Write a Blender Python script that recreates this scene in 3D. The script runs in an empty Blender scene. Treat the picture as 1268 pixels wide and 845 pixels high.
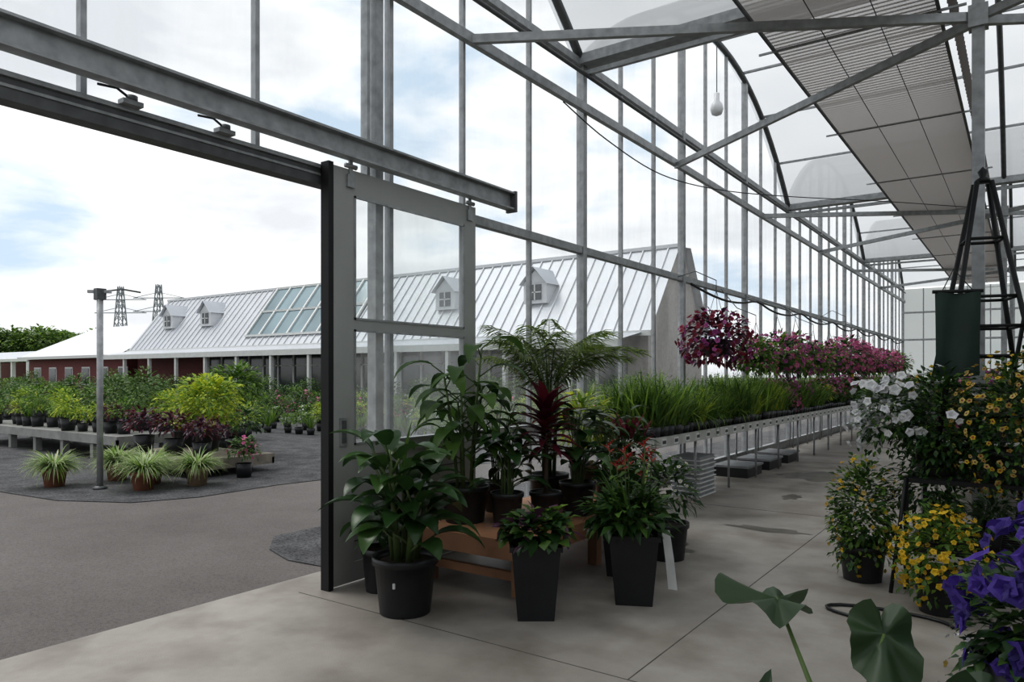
import bpy, math, random
from mathutils import Vector, Matrix
R=random.Random(7)
sc=bpy.context.scene
sc.view_settings.view_transform='Standard'
sc.view_settings.look='None'
sc.view_settings.exposure=0.18
sc.view_settings.gamma=0.83

# ------------------------------------------------------------ materials
def newmat(name):
    m=bpy.data.materials.new(name); m.use_nodes=True
    nt=m.node_tree; nt.nodes.clear()
    o=nt.nodes.new('ShaderNodeOutputMaterial')
    return m,nt,o
def mul(c,k): return (min(c[0]*k,1),min(c[1]*k,1),min(c[2]*k,1),1)
MATS={}
def mat(name,col,rough=.6,metal=0,var=.2,scale=6,bump=0,bscale=40,spec=.5):
    m,nt,o=newmat(name); n=nt.nodes; l=nt.links
    p=n.new('ShaderNodeBsdfPrincipled'); tc=n.new('ShaderNodeTexCoord')
    nz=n.new('ShaderNodeTexNoise'); nz.inputs['Scale'].default_value=scale; nz.inputs['Detail'].default_value=6
    r=n.new('ShaderNodeValToRGB'); r.color_ramp.elements[0].position=.3; r.color_ramp.elements[1].position=.7
    r.color_ramp.elements[0].color=mul(col,1-var); r.color_ramp.elements[1].color=mul(col,1+var)
    l.new(tc.outputs['Object'],nz.inputs['Vector']); l.new(nz.outputs['Fac'],r.inputs['Fac']); l.new(r.outputs['Color'],p.inputs['Base Color'])
    p.inputs['Roughness'].default_value=rough; p.inputs['Metallic'].default_value=metal
    p.inputs['Specular IOR Level'].default_value=spec
    if bump:
        nb=n.new('ShaderNodeTexNoise'); nb.inputs['Scale'].default_value=bscale; nb.inputs['Detail'].default_value=4
        b=n.new('ShaderNodeBump'); b.inputs['Strength'].default_value=bump; b.inputs['Distance'].default_value=.02
        l.new(tc.outputs['Object'],nb.inputs['Vector']); l.new(nb.outputs['Fac'],b.inputs['Height']); l.new(b.outputs['Normal'],p.inputs['Normal'])
    l.new(p.outputs[0],o.inputs[0]); MATS[name]=m; return m
def leafmat(name,col,col2=None,rough=.45,tr=.3):
    m,nt,o=newmat(name); n=nt.nodes; l=nt.links
    col2=col2 or (col[0]*.5,col[1]*.55,col[2]*.5)
    g=n.new('ShaderNodeNewGeometry'); r=n.new('ShaderNodeValToRGB')
    r.color_ramp.elements[0].color=(*col2,1); r.color_ramp.elements[1].color=(*col,1)
    l.new(g.outputs['Random Per Island'],r.inputs['Fac'])
    p=n.new('ShaderNodeBsdfPrincipled'); p.inputs['Roughness'].default_value=rough
    l.new(r.outputs['Color'],p.inputs['Base Color'])
    t=n.new('ShaderNodeBsdfTranslucent'); l.new(r.outputs['Color'],t.inputs['Color'])
    mx=n.new('ShaderNodeMixShader'); mx.inputs[0].default_value=tr
    l.new(p.outputs[0],mx.inputs[1]); l.new(t.outputs[0],mx.inputs[2]); l.new(mx.outputs[0],o.inputs[0])
    MATS[name]=m; return m
def glassmat(name,tint,refl=.08,haze=0.0,hcol=(.8,.8,.8)):
    m,nt,o=newmat(name); n=nt.nodes; l=nt.links
    t=n.new('ShaderNodeBsdfTransparent'); t.inputs[0].default_value=(*tint,1)
    g=n.new('ShaderNodeBsdfGlossy'); g.inputs['Roughness'].default_value=.02
    lw=n.new('ShaderNodeLayerWeight'); lw.inputs['Blend'].default_value=.25
    mm=n.new('ShaderNodeMath'); mm.operation='MULTIPLY'; mm.inputs[1].default_value=refl*4
    l.new(lw.outputs['Fresnel'],mm.inputs[0])
    cl=n.new('ShaderNodeMath'); cl.operation='MINIMUM'; cl.inputs[1].default_value=.5; l.new(mm.outputs[0],cl.inputs[0])
    mx=n.new('ShaderNodeMixShader'); l.new(cl.outputs[0],mx.inputs[0]); l.new(t.outputs[0],mx.inputs[1]); l.new(g.outputs[0],mx.inputs[2])
    d=n.new('ShaderNodeBsdfTranslucent'); d.inputs[0].default_value=(*hcol,1)
    tc=n.new('ShaderNodeTexCoord'); mp=n.new('ShaderNodeMapping'); mp.inputs['Scale'].default_value=(1,2.2,.5)
    nz=n.new('ShaderNodeTexNoise'); nz.inputs['Scale'].default_value=1.3; nz.inputs['Detail'].default_value=5
    mr=n.new('ShaderNodeMapRange'); mr.inputs['From Min'].default_value=.35; mr.inputs['From Max'].default_value=.7; mr.inputs['To Min'].default_value=haze*.5; mr.inputs['To Max'].default_value=haze*1.8
    l.new(tc.outputs['Object'],mp.inputs[0]); l.new(mp.outputs[0],nz.inputs['Vector']); l.new(nz.outputs['Fac'],mr.inputs['Value'])
    m2=n.new('ShaderNodeMixShader'); l.new(mr.outputs[0],m2.inputs[0])
    l.new(mx.outputs[0],m2.inputs[1]); l.new(d.outputs[0],m2.inputs[2])
    l.new(m2.outputs[0],o.inputs[0]); MATS[name]=m; return m

mat('galvanized_steel',(.38,.39,.40),.45,.35,.2,12)
mat('dark_steel',(.14,.145,.15),.5,.4,.2,12)
mat('door_paint',(.38,.39,.38),.45,0,.06,3)
mat('black_rubber',(.012,.012,.014),.6,0,.1)
mat('black_plastic',(.018,.019,.022),.38,0,.25,5)
mat('black_metal',(.012,.013,.014),.45,.3,.2)
mat('terracotta',(.36,.15,.09),.8,0,.2,5)
mat('tan_clay',(.42,.30,.20),.8,0,.2,5)
mat('soil',(.04,.028,.02),.95,0,.3,30,.6)
mat('plywood',(.44,.23,.13),.55,0,.25,3)
mat('bench_edge',(.52,.52,.50),.6,0,.15,5)
mat('bench_mesh',(.15,.15,.15),.7,0,.2)
mat('white_plastic',(.75,.76,.76),.5,0,.08)
mat('grey_tray',(.30,.31,.32),.5,0,.2)
mat('stem_green',(.09,.14,.04),.6,0,.3)
mat('stem_brown',(.13,.09,.06),.8,0,.3)
mat('roof_metal',(.52,.54,.57),.45,.1,.05,1)
mat('roof_metal_pale',(.64,.65,.67),.5,.05,.04,1)
mat('barn_red',(.17,.045,.045),.7,0,.15)
mat('wall_grey_siding',(.36,.33,.31),.7,0,.1)
mat('white_trim',(.66,.67,.66),.6,0,.05)
mat('dark_window',(.03,.04,.05),.1,0,.3,.3,spec=.9)
mat('skylight_glass',(.20,.28,.31),.12,0,.25,.4,spec=.9)
mat('weathered_timber',(.27,.24,.20),.85,0,.3,5)
mat('grey_platform',(.29,.29,.28),.8,0,.2,4)
mat('green_tarp',(.02,.045,.035),.55,0,.25,4)
mat('label_dark',(.08,.08,.08),.6,0,.3)
mat('wire_black',(.02,.02,.02),.6,0,.1)
mat('bulb_white',(.85,.86,.88),.3,0,.03)
mat('light_block_panel',(.12,.13,.12),.7,0,.15,1)  # dark opaque tone for the unseen walls that block light
mat('pylon_steel',(.30,.32,.35),.6,.1,.1)
mat('seam_dark',(.10,.095,.085),.9,0,.3)
mat('damp_concrete',(.15,.138,.122),.35,0,.35,4)

leafmat('leaf_glossy',(.07,.15,.035),(.025,.07,.018),.28,.2)
leafmat('leaf_dark',(.04,.11,.025),(.015,.05,.012),.35,.2)
leafmat('leaf_mid',(.12,.23,.04),(.04,.10,.02),.45,.3)
leafmat('leaf_bright',(.29,.44,.07),(.12,.23,.035),.5,.4)
leafmat('leaf_yellow',(.66,.70,.07),(.34,.46,.06),.5,.4)
leafmat('leaf_palm',(.26,.34,.07),(.10,.17,.035),.4,.4)
leafmat('leaf_red',(.18,.02,.035),(.06,.008,.02),.35,.25)
leafmat('leaf_purple',(.12,.04,.09),(.04,.015,.035),.45,.2)
leafmat('leaf_variegated',(.70,.74,.48),(.30,.44,.18),.5,.35)
leafmat('leaf_tree',(.15,.24,.06),(.06,.12,.03),.6,.25)
leafmat('leaf_elephant',(.045,.085,.035),(.03,.06,.025),.4,.25)
leafmat('petal_white',(.80,.80,.80),(.62,.62,.65),.6,.2)
leafmat('petal_pink',(.86,.30,.50),(.55,.10,.28),.6,.3)
leafmat('petal_magenta',(.68,.20,.52),(.34,.06,.24),.6,.3)
leafmat('petal_red',(.36,.04,.08),(.15,.015,.04),.6,.3)
leafmat('petal_scarlet',(.5,.04,.03),(.3,.03,.03),.6,.3)
leafmat('petal_yellow',(.85,.60,.04),(.6,.38,.03),.6,.3)
leafmat('petal_cream',(.76,.62,.22),(.55,.36,.10),.6,.3)
leafmat('petal_purple',(.12,.06,.42),(.04,.022,.19),.55,.3)

glassmat('wall_glass',(.92,.94,.95),.06,.11)
glassmat('door_glass',(.88,.91,.91),.10,.14)

def roofmat():
    m,nt,o=newmat('polycarbonate_roof'); n=nt.nodes; l=nt.links
    t=n.new('ShaderNodeBsdfTransparent'); t.inputs[0].default_value=(.80,.82,.83,1)
    d=n.new('ShaderNodeBsdfTranslucent'); d.inputs[0].default_value=(.60,.61,.62,1)
    mx=n.new('ShaderNodeMixShader'); mx.inputs[0].default_value=.75
    l.new(t.outputs[0],mx.inputs[1]); l.new(d.outputs[0],mx.inputs[2]); l.new(mx.outputs[0],o.inputs[0]); MATS['polycarbonate_roof']=m
roofmat()
def curtainmat(name,c,k,tr):
    m,nt,o=newmat(name); n=nt.nodes; l=nt.links
    t=n.new('ShaderNodeBsdfDiffuse'); t.inputs[0].default_value=(*c,1)
    d=n.new('ShaderNodeBsdfTranslucent'); d.inputs[0].default_value=(c[0]*1.3,c[1]*1.3,c[2]*1.3,1)
    mx=n.new('ShaderNodeMixShader'); mx.inputs[0].default_value=k
    x=n.new('ShaderNodeBsdfTransparent'); m2=n.new('ShaderNodeMixShader'); m2.inputs[0].default_value=tr
    l.new(t.outputs[0],mx.inputs[1]); l.new(d.outputs[0],mx.inputs[2]); l.new(mx.outputs[0],m2.inputs[1]); l.new(x.outputs[0],m2.inputs[2]); l.new(m2.outputs[0],o.inputs[0]); MATS[name]=m
curtainmat('shade_cloth',(.17,.155,.145),.5,.0)
curtainmat('shade_mesh',(.48,.45,.43),.6,.3)
def groundmat(name,c1,c2,c3,s1,s2,rough,bump,fine=120):
    m,nt,o=newmat(name); n=nt.nodes; l=nt.links
    tc=n.new('ShaderNodeTexCoord')
    a=n.new('ShaderNodeTexNoise'); a.inputs['Scale'].default_value=s1; a.inputs['Detail'].default_value=10; a.inputs['Roughness'].default_value=.65
    b=n.new('ShaderNodeTexNoise'); b.inputs['Scale'].default_value=s2; b.inputs['Detail'].default_value=6
    ra=n.new('ShaderNodeValToRGB'); ra.color_ramp.elements[0].position=.35; ra.color_ramp.elements[1].position=.65
    ra.color_ramp.elements[0].color=(*c1,1); ra.color_ramp.elements[1].color=(*c2,1)
    rb=n.new('ShaderNodeValToRGB'); rb.color_ramp.elements[0].position=.34; rb.color_ramp.elements[1].position=.54
    rb.color_ramp.elements[0].color=(*c3,1); rb.color_ramp.elements[1].color=(1,1,1,1)
    f=n.new('ShaderNodeTexNoise'); f.inputs['Scale'].default_value=fine; f.inputs['Detail'].default_value=2
    mx=n.new('ShaderNodeMix'); mx.data_type='RGBA'; mx.blend_type='MULTIPLY'; mx.inputs['Factor'].default_value=1
    for q in (a,b,f): l.new(tc.outputs['Object'],q.inputs['Vector'])
    l.new(a.outputs['Fac'],ra.inputs['Fac']); l.new(b.outputs['Fac'],rb.inputs['Fac'])
    l.new(ra.outputs['Color'],mx.inputs['A']); l.new(rb.outputs['Color'],mx.inputs['B'])
    p=n.new('ShaderNodeBsdfPrincipled'); p.inputs['Roughness'].default_value=rough
    l.new(mx.outputs['Result'],p.inputs['Base Color'])
    bm=n.new('ShaderNodeBump'); bm.inputs['Strength'].default_value=bump; bm.inputs['Distance'].default_value=.01
    l.new(f.outputs['Fac'],bm.inputs['Height']); l.new(bm.outputs['Normal'],p.inputs['Normal'])
    l.new(p.outputs[0],o.inputs[0]); MATS[name]=m
groundmat('concrete',(.25,.228,.205),(.40,.375,.345),(.70,.68,.65),.6,1.7,.55,.15)
groundmat('asphalt',(.135,.123,.118),(.20,.185,.178),(.72,.72,.72),.35,60,.9,.7)
groundmat('gravel',(.065,.065,.07),(.15,.15,.155),(.30,.30,.32),3,38,.95,1.0,60)
groundmat('grass',(.07,.11,.03),(.13,.18,.05),(.7,.7,.6),.1,6,.95,.5)

# ------------------------------------------------------------ builder
class B:
    def __init__(s): s.v=[];s.f=[];s.m=[];s.sm=[];s.mats=[]
    def mi(s,n):
        if n not in s.mats: s.mats.append(n)
        return s.mats.index(n)
    def add(s,vs,fs,m,smooth=False):
        o=len(s.v); i=s.mi(m); s.v.extend([tuple(q) for q in vs])
        for f in fs: s.f.append([o+k for k in f]); s.m.append(i); s.sm.append(smooth)
    def box(s,x0,x1,y0,y1,z0,z1,m):
        vs=[(x0,y0,z0),(x1,y0,z0),(x1,y1,z0),(x0,y1,z0),(x0,y0,z1),(x1,y0,z1),(x1,y1,z1),(x0,y1,z1)]
        s.add(vs,[(0,3,2,1),(4,5,6,7),(0,1,5,4),(1,2,6,5),(2,3,7,6),(3,0,4,7)],m)
    def beam(s,a,b,w,h,m):
        a=Vector(a);b=Vector(b);d=(b-a).normalized()
        up=Vector((0,0,1)) if abs(d.z)<.95 else Vector((1,0,0))
        r=d.cross(up).normalized(); u=r.cross(d)
        vs=[]
        for p in (a,b):
            for i,j in ((-1,-1),(1,-1),(1,1),(-1,1)): vs.append(p+r*w/2*i+u*h/2*j)
        s.add(vs,[(0,1,2,3),(7,6,5,4),(0,4,5,1),(1,5,6,2),(2,6,7,3),(3,7,4,0)],m)
    def tube(s,pts,rad,m,n=6,caps=True):
        pts=[Vector(p) for p in pts]
        if not isinstance(rad,(list,tuple)): rad=[rad]*len(pts)
        vs=[];fs=[]
        for i,p in enumerate(pts):
            d=(pts[min(i+1,len(pts)-1)]-pts[max(i-1,0)]).normalized()
            up=Vector((0,0,1)) if abs(d.z)<.9 else Vector((1,0,0))
            r=d.cross(up).normalized(); u=r.cross(d)
            for k in range(n):
                a=2*math.pi*k/n; vs.append(p+(r*math.cos(a)+u*math.sin(a))*rad[i])
        for i in range(len(pts)-1):
            for k in range(n):
                k2=(k+1)%n; fs.append((i*n+k,i*n+k2,(i+1)*n+k2,(i+1)*n+k))
        if caps: fs.append(tuple(range(n))[::-1]); fs.append(tuple((len(pts)-1)*n+k for k in range(n)))
        s.add(vs,fs,m,True)
    def lathe(s,prof,c,m,n=24,sq=False,smooth=True):
        vs=[];fs=[]
        if sq: n=4
        for r,z in prof:
            for k in range(n):
                a=2*math.pi*k/n+(math.pi/4 if sq else 0); rr=r*(1.414 if sq else 1)
                vs.append((c[0]+rr*math.cos(a),c[1]+rr*math.sin(a),c[2]+z))
        for i in range(len(prof)-1):
            for k in range(n):
                k2=(k+1)%n; fs.append((i*n+k,i*n+k2,(i+1)*n+k2,(i+1)*n+k))
        s.add(vs,fs,m,smooth and not sq)
    def disc(s,c,r,m,n=20,sq=False):
        if sq: n=4; r*=1.414
        s.add([(c[0]+r*math.cos(2*math.pi*k/n+(math.pi/4 if sq else 0)),c[1]+r*math.sin(2*math.pi*k/n+(math.pi/4 if sq else 0)),c[2]) for k in range(n)],[tuple(range(n))],m)
    def leaf(s,p,az,el,L,W,m,droop=.8,fold=.25,segs=4,shape='ovate',twist=0):
        c=Vector(p); vs=[]; fs=[]; ca,sa=math.cos(az),math.sin(az)
        side=Vector((-sa,ca,0))
        for i in range(segs+1):
            t=i/segs; e=el-droop*t
            d=Vector((ca*math.cos(e),sa*math.cos(e),math.sin(e))); n=Vector((-ca*math.sin(e),-sa*math.sin(e),math.cos(e)))
            if i>0: c=c+d*(L/segs)
            if shape=='ovate': w=math.sin(math.pi*min(1,(t*.93+.05))**.8)
            elif shape=='lance': w=math.sin(math.pi*(t*.95+.04)**.65)
            elif shape=='blade': w=(1-t)**.6*.9+.05
            else: w=math.sin(math.pi*(t*.92+.06))
            w*=W/2
            sd=side*math.cos(twist)+n*math.sin(twist)
            vs+= [c+sd*w+n*fold*w, c, c-sd*w+n*fold*w]
        for i in range(segs):
            a=i*3; fs+=[(a,a+1,a+4,a+3),(a+1,a+2,a+5,a+4)]
        s.add(vs,fs,m,True)
    def flower(s,p,nrm,r,m,cm=None,k=10,notch=.78):
        p=Vector(p); nrm=Vector(nrm).normalized()
        up=Vector((0,0,1)) if abs(nrm.z)<.9 else Vector((1,0,0))
        a=nrm.cross(up).normalized(); b=nrm.cross(a)
        vs=[p-nrm*r*.45]; ph=R.random()*6
        for i in range(k):
            rr=r*(1 if i%2==0 else notch)*.6; t=2*math.pi*i/k+ph
            vs.append(p+(a*math.cos(t)+b*math.sin(t))*rr+nrm*r*.02)
        for i in range(k):
            rr=r*(1 if i%2==0 else notch); t=2*math.pi*i/k+ph
            vs.append(p+(a*math.cos(t)+b*math.sin(t))*rr+nrm*r*R.uniform(-.18,.12))
        s.add(vs,[(0,1+i,1+(i+1)%k) for i in range(k)]+[(1+i,1+k+i,1+k+(i+1)%k,1+(i+1)%k) for i in range(k)],m,False)
        if cm:
            vs=[p+nrm*r*.04+(a*math.cos(2*math.pi*i/5)+b*math.sin(2*math.pi*i/5))*r*.28 for i in range(5)]
            s.add(vs,[(0,1,2,3,4)],cm)
    def finish(s,name,loc=(0,0,0),parent=None,rot=0):
        me=bpy.data.meshes.new(name); me.from_pydata(s.v,[],s.f)
        for n in s.mats: me.materials.append(MATS[n])
        me.polygons.foreach_set('material_index',s.m); me.polygons.foreach_set('use_smooth',s.sm); me.update()
        o=bpy.data.objects.new(name,me); sc.collection.objects.link(o); o.location=loc; o.rotation_euler[2]=rot
        if parent: o.parent=parent
        return o
def inst(o,name,loc,rot=0,scale=1,parent=None):
    n=bpy.data.objects.new(name,o.data if hasattr(o,'data') else o); sc.collection.objects.link(n)
    n.location=loc; n.rotation_euler[2]=rot; n.scale=(scale,)*3 if not isinstance(scale,tuple) else scale
    if parent: n.parent=parent
    return n
def empty(name,loc=(0,0,0)):
    e=bpy.data.objects.new(name,None); sc.collection.objects.link(e); e.location=loc; e.empty_display_size=.2; return e
def rnd_dir():
    z=R.uniform(-1,1); a=R.uniform(0,2*math.pi); q=math.sqrt(1-z*z); return Vector((q*math.cos(a),q*math.sin(a),z))
def bush(b,c,rx,ry,rz,n,L,W,mats,low=-.6,shape='ovate',segs=2,droop=.7,inner=.45):
    c=Vector(c)
    for i in range(n):
        d=rnd_dir()
        if d.z<low: d.z=abs(d.z)
        k=R.uniform(inner,1)
        bump=1+.18*math.sin(d.x*7+c.x*3)*math.cos(d.y*6+1)
        p=c+Vector((d.x*rx,d.y*ry,d.z*rz))*k*bump
        az=math.atan2(d.y,d.x)+R.uniform(-.9,.9); el=math.asin(max(-1,min(1,d.z)))*.7+R.uniform(-.3,.6)
        b.leaf(p,az,el,L*R.uniform(.7,1.25),W*R.uniform(.7,1.2),R.choice(mats),droop,.25,segs,shape,R.uniform(-.5,.5))
def blooms(b,c,rx,ry,rz,n,r,mats,low=-.5,cm=None,filt=None,j=(.92,1.14)):
    c=Vector(c); k=0
    while k<n:
        d=rnd_dir()
        if d.z<low: continue
        if filt and not filt(d): continue
        p=c+Vector((d.x*rx,d.y*ry,d.z*rz))*R.uniform(*j)
        b.flower(p,d+rnd_dir()*.6,r*R.uniform(.7,1.2),R.choice(mats),cm); k+=1
def round_pot(b,c,r,h,m='black_plastic',taper=.8):
    b.lathe([(0,0),(r*taper,0),(r*taper*1.01,h*.03),(r*.97,h*.86),(r*1.05,h*.87),(r*1.05,h),(r*.97,h),(r*.93,h*.88)],c,m,28)
    b.disc((c[0],c[1],c[2]+h*.9),r*.94,'soil')
def square_pot(b,c,r,h,m='black_plastic',taper=.72):
    b.lathe([(0,0),(r*taper,0),(r*.95,h*.93),(r*1.04,h*.935),(r*1.04,h),(r*.93,h),(r*.9,h*.9)],c,m,4,True)
    b.disc((c[0],c[1],c[2]+h*.9),r*.9,'soil',4,True)
def data_of(b):
    o=b.finish('tmp'); d=o.data; bpy.data.objects.remove(o); return d

# ------------------------------------------------------------ greenhouse shell
G=[-10.34,-1.59,7.16,15.91,24.66,33.4]
XE=9.0; ZG=5.0; RISE=1.9
def arch(y):
    for a,b_ in zip(G[:-1],G[1:]):
        if a<=y<=b_:
            t=(y-(a+b_)/2)/((b_-a)/2); return ZG+RISE*(1-abs(t)**2.2)
    return ZG
posts=[-5.0,-2.0,-.3,3.97,7.16,10.08,12.99,15.91,18.83,21.74,24.66,27.58,30.5,33.4]
b=B(); b.box(0.0,XE+.1,-5,33.5,-.15,0,'concrete'); b.finish('floor')
b=B(); b.box(-.32,0.0,-5,33.5,-.15,-.004,'concrete'); b.finish('trim_threshold')
b=B()
b.box(2.497,2.503,3.25,33.4,.0,.0015,'seam_dark')
for y in (-.2,3.25,8.2,13.2,18.2,23,28): b.box(.0,XE,y-.003,y+.003,.0,.0015,'seam_dark')
b.finish('trim_floor_joints')
b=B()
for (cx,cy,rx,ry) in ((2.05,7.2,.36,.10),(1.5,11.4,.42,.5),(1.75,9.3,.10,.2),(1.5,5.9,.25,.3),(2.5,9.9,.12,.05)):
    K=40; b.add([(cx+rx*math.cos(6.283*i/K)*(1+.22*math.sin(i*.9+cx)+.08*math.sin(i*2.1)),cy+ry*math.sin(6.283*i/K)*(1+.25*math.cos(i*.8+cy)),.003) for i in range(K)],[tuple(range(K))],'damp_concrete')
b.finish('floor_damp_stains')
b=B(); b.add([(-400,-300,-.06),(300,-300,-.06),(300,500,-.06),(-400,500,-.06)],[(0,1,2,3)],'grass'); b.finish('ground_field')
b=B(); b.add([(-60,-30,-.04),(0,-30,-.04),(0,40,-.04),(-60,40,-.04)],[(0,1,2,3)],'asphalt'); b.finish('asphalt_driveway')
b=B()
out=[(-60,3.6),(-20,3.8),(-12,3.7),(-9,4.0),(-7.2,3.9),(-5.6,4.05),(-4.7,4.5),(-4.4,5.2),(-4.45,6.4),(-4.2,8),(-3.6,10),(-2.9,12),(-2.9,23),(-60,23)]
b.add([(x,y,-.032) for x,y in out],[tuple(range(len(out)))],'gravel')
out=[(-1.75,4.35),(-1.35,4.0),(-.9,3.85),(-.32,3.9),(-.32,30),(-1.6,30)]
b.add([(x,y,-.032) for x,y in out],[tuple(range(len(out)))],'gravel'); b.finish('gravel_bed')

b=B()
for y in posts: b.box(-.04,.05,y-.04,y+.04,0,arch(y),'galvanized_steel')
b.box(-.03,.03,4.10,4.14,0,arch(4.2),'galvanized_steel')
b.box(-.02,.05,3.84,3.87,2.9,arch(3.8),'galvanized_steel')
ps=sorted(posts); mull=[]
for a,c in zip(ps[:-1],ps[1:]):
    k=max(1,round((c-a)/1.03))
    for i in range(1,k): mull.append(a+(c-a)*i/k)
for y in mull:
    z0=2.9 if -.3<y<3.97 else 0
    b.box(-.025,.025,y-.016,y+.016,z0,arch(y)-.02,'galvanized_steel')
b.box(-.04,.04,-5,33.4,2.87,2.95,'galvanized_steel')
b.box(-.04,.04,-5,-.3,.0,.15,'galvanized_steel'); b.box(-.04,.04,3.97,33.4,.0,.15,'galvanized_steel')
b.box(-.03,.03,3.97,33.4,.95,1.0,'galvanized_steel')
b.box(.05,.11,-5,33.4,4.44,4.53,'galvanized_steel')
b.box(-.04,.04,-5,33.4,4.97,5.05,'galvanized_steel')
b.tube([(.1,y,4.85) for y in (-5,33.4)],.022,'dark_steel')
b.finish('wall_left_frame')
b=B()
ys=[-5+i*.25 for i in range(int(38.4/.25)+1)]
for y0,y1 in zip(ys[:-1],ys[1:]):
    z0=.15
    if y0>=-.3 and y1<=4.01: z0=2.96
    b.add([(0,y0,z0),(0,y1,z0),(0,y1,arch(y1)),(0,y0,arch(y0))],[(0,1,2,3)],'wall_glass')
b.finish('wall_left')
b=B()
b.box(-.05,.06,-.4,3.5,2.84,2.955,'dark_steel'); b.box(-.06,.08,-.4,3.5,2.95,2.975,'galvanized_steel'); b.box(.06,.07,-.4,3.5,2.90,2.915,'galvanized_steel')
b.finish('trim_door_header')
b=B()
b.box(.16,.20,-2.6,5.5,3.03,3.18,'galvanized_steel'); b.box(.16,.25,-2.6,5.5,3.175,3.19,'galvanized_steel'); b.box(.20,.25,-2.6,5.5,3.03,3.045,'galvanized_steel')
b.box(.15,.26,5.49,5.52,3.01,3.2,'dark_steel')
for y in (-1.5,.8,3.9,5.2): b.box(.06,.18,y-.03,y+.03,3.08,3.14,'galvanized_steel')
b.finish('sliding_door_track')
for y in (2.05,2.62):
    b=B(); b.box(.07,.13,y-.06,y+.05,2.975,3.0,'galvanized_steel'); b.lathe([(0,0),(.03,0),(.03,.045),(0,.045)],(.10,y,2.985),'dark_steel',12)
    b.tube([(.10,y,3.01),(.10,y-.08,3.05),(.10,y-.18,3.04)],.007,'wire_black'); b.finish('door_roller_bracket')
b=B(); x0,x1=.11,.16; D0,D1=3.42,5.02
b.box(x0,x1,D0,D0+.19,.02,2.97,'door_paint'); b.box(x0,x1,D1-.16,D1,.02,2.97,'door_paint')
b.box(x0,x1,D0+.19,D1-.16,2.79,2.97,'door_paint'); b.box(x0,x1,D0+.19,D1-.16,1.83,1.90,'door_paint')
b.box(x0,x1,D0+.19,D1-.16,.02,.16,'door_paint'); b.box(x0,x1,D0+.19,D1-.16,.92,1.0,'door_paint')
b.box(x0+.015,x1-.015,D0+.19,D1-.16,.16,.92,'door_paint')
for zz in (.3,.45,.6,.75): b.box(x1-.015,x1-.01,D0+.19,D1-.16,zz,zz+.01,'dark_steel')
for z0,z1 in ((1.0,1.83),(1.90,2.79)):
    b.box(x1-.01,x1+.006,D0+.19,D0+.205,z0,z1,'galvanized_steel'); b.box(x1-.01,x1+.006,D1-.175,D1-.16,z0,z1,'galvanized_steel')
    b.box(x1-.01,x1+.006,D0+.19,D1-.16,z0,z0+.015,'galvanized_steel'); b.box(x1-.01,x1+.006,D0+.19,D1-.16,z1-.015,z1,'galvanized_steel')
    b.add([(.135,D0+.19,z0),(.135,D1-.16,z0),(.135,D1-.16,z1),(.135,D0+.19,z1)],[(0,1,2,3)],'door_glass')
b.box(x0-.03,x1+.0,D0-.045,D0-.001,.0,2.99,'black_rubber')
b.box(x1,x1+.012,D0+.05,D0+.12,1.0,1.20,'galvanized_steel'); b.box(x1+.012,x1+.016,D0+.065,D0+.105,1.02,1.18,'dark_steel')
for y in (D0+.15,D1-.09):
    b.box(x1,x1+.02,y-.035,y+.035,2.84,2.93,'galvanized_steel'); b.box(x1,x1+.014,y-.015,y+.015,2.9,3.05,'galvanized_steel')
    b.tube([(x1+.01,y-.05,2.99),(x1+.01,y+.05,2.99)],.018,'galvanized_steel',8)
b.finish('door_1')
b=B(); N=26
for a,c in zip(G[:-1],G[1:]):
    vs=[];fs=[]
    for i in range(N+1):
        y=a+(c-a)*i/N; z=arch(y)+.06
        vs+=[(-.1,y,z),(XE,y,z)]
    for i in range(N): fs.append((2*i,2*i+1,2*i+3,2*i+2))
    b.add(vs,fs,'polycarbonate_roof',True)
b.finish('ceiling')
b=B()
for X,r in ((0.02,.05),(3.78,.04),(7.6,.04)):
    for a,c in zip(G[:-1],G[1:]):
        b.tube([(X,a+(c-a)*i/N,arch(a+(c-a)*i/N)) for i in range(N+1)],r,'dark_steel',8)
for a,c in zip(G[:-1],G[1:]):
    for t in (.1,.22,.36,.5,.64,.78,.9):
        y=a+(c-a)*t; b.beam((0,y,arch(y)+.02),(XE,y,arch(y)+.02),.04,.035,'galvanized_steel')
b.finish('ceiling_arch_frame')
b=B()
for g in G[1:-1]:
    b.box(0,XE,g-.09,g+.09,ZG-.02,ZG+.02,'galvanized_steel'); b.box(0,XE,g-.10,g-.09,ZG-.02,ZG+.09,'galvanized_steel'); b.box(0,XE,g+.09,g+.10,ZG-.02,ZG+.09,'galvanized_steel')
    b.beam((0,g,ZG-.10),(XE,g,ZG-.10),.05,.05,'galvanized_steel')
b.finish('ceiling_gutters')
b=B()
for g in G[1:-1]:
    for X in (3.78,7.6):
        b.box(X-.045,X+.045,g-.045,g+.045,0,ZG,'galvanized_steel'); b.box(X-.09,X+.09,g-.09,g+.09,0,.015,'dark_steel')
        b.box(X-.07,X+.07,g-.07,g+.07,4.38,4.56,'galvanized_steel')
    b.beam((.09,g-2.1,4.48),(3.75,g,4.48),.05,.075,'galvanized_steel')
    b.beam((.09,g+2.5,4.44),(3.75,g,4.44),.05,.075,'galvanized_steel')
    b.beam((3.8,g,4.48),(7.6,g-2.2,4.48),.05,.07,'galvanized_steel')
    b.beam((3.8,g,4.44),(7.6,g+2.2,4.44),.05,.07,'galvanized_steel')
b.finish('ceiling_columns_and_braces')
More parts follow.
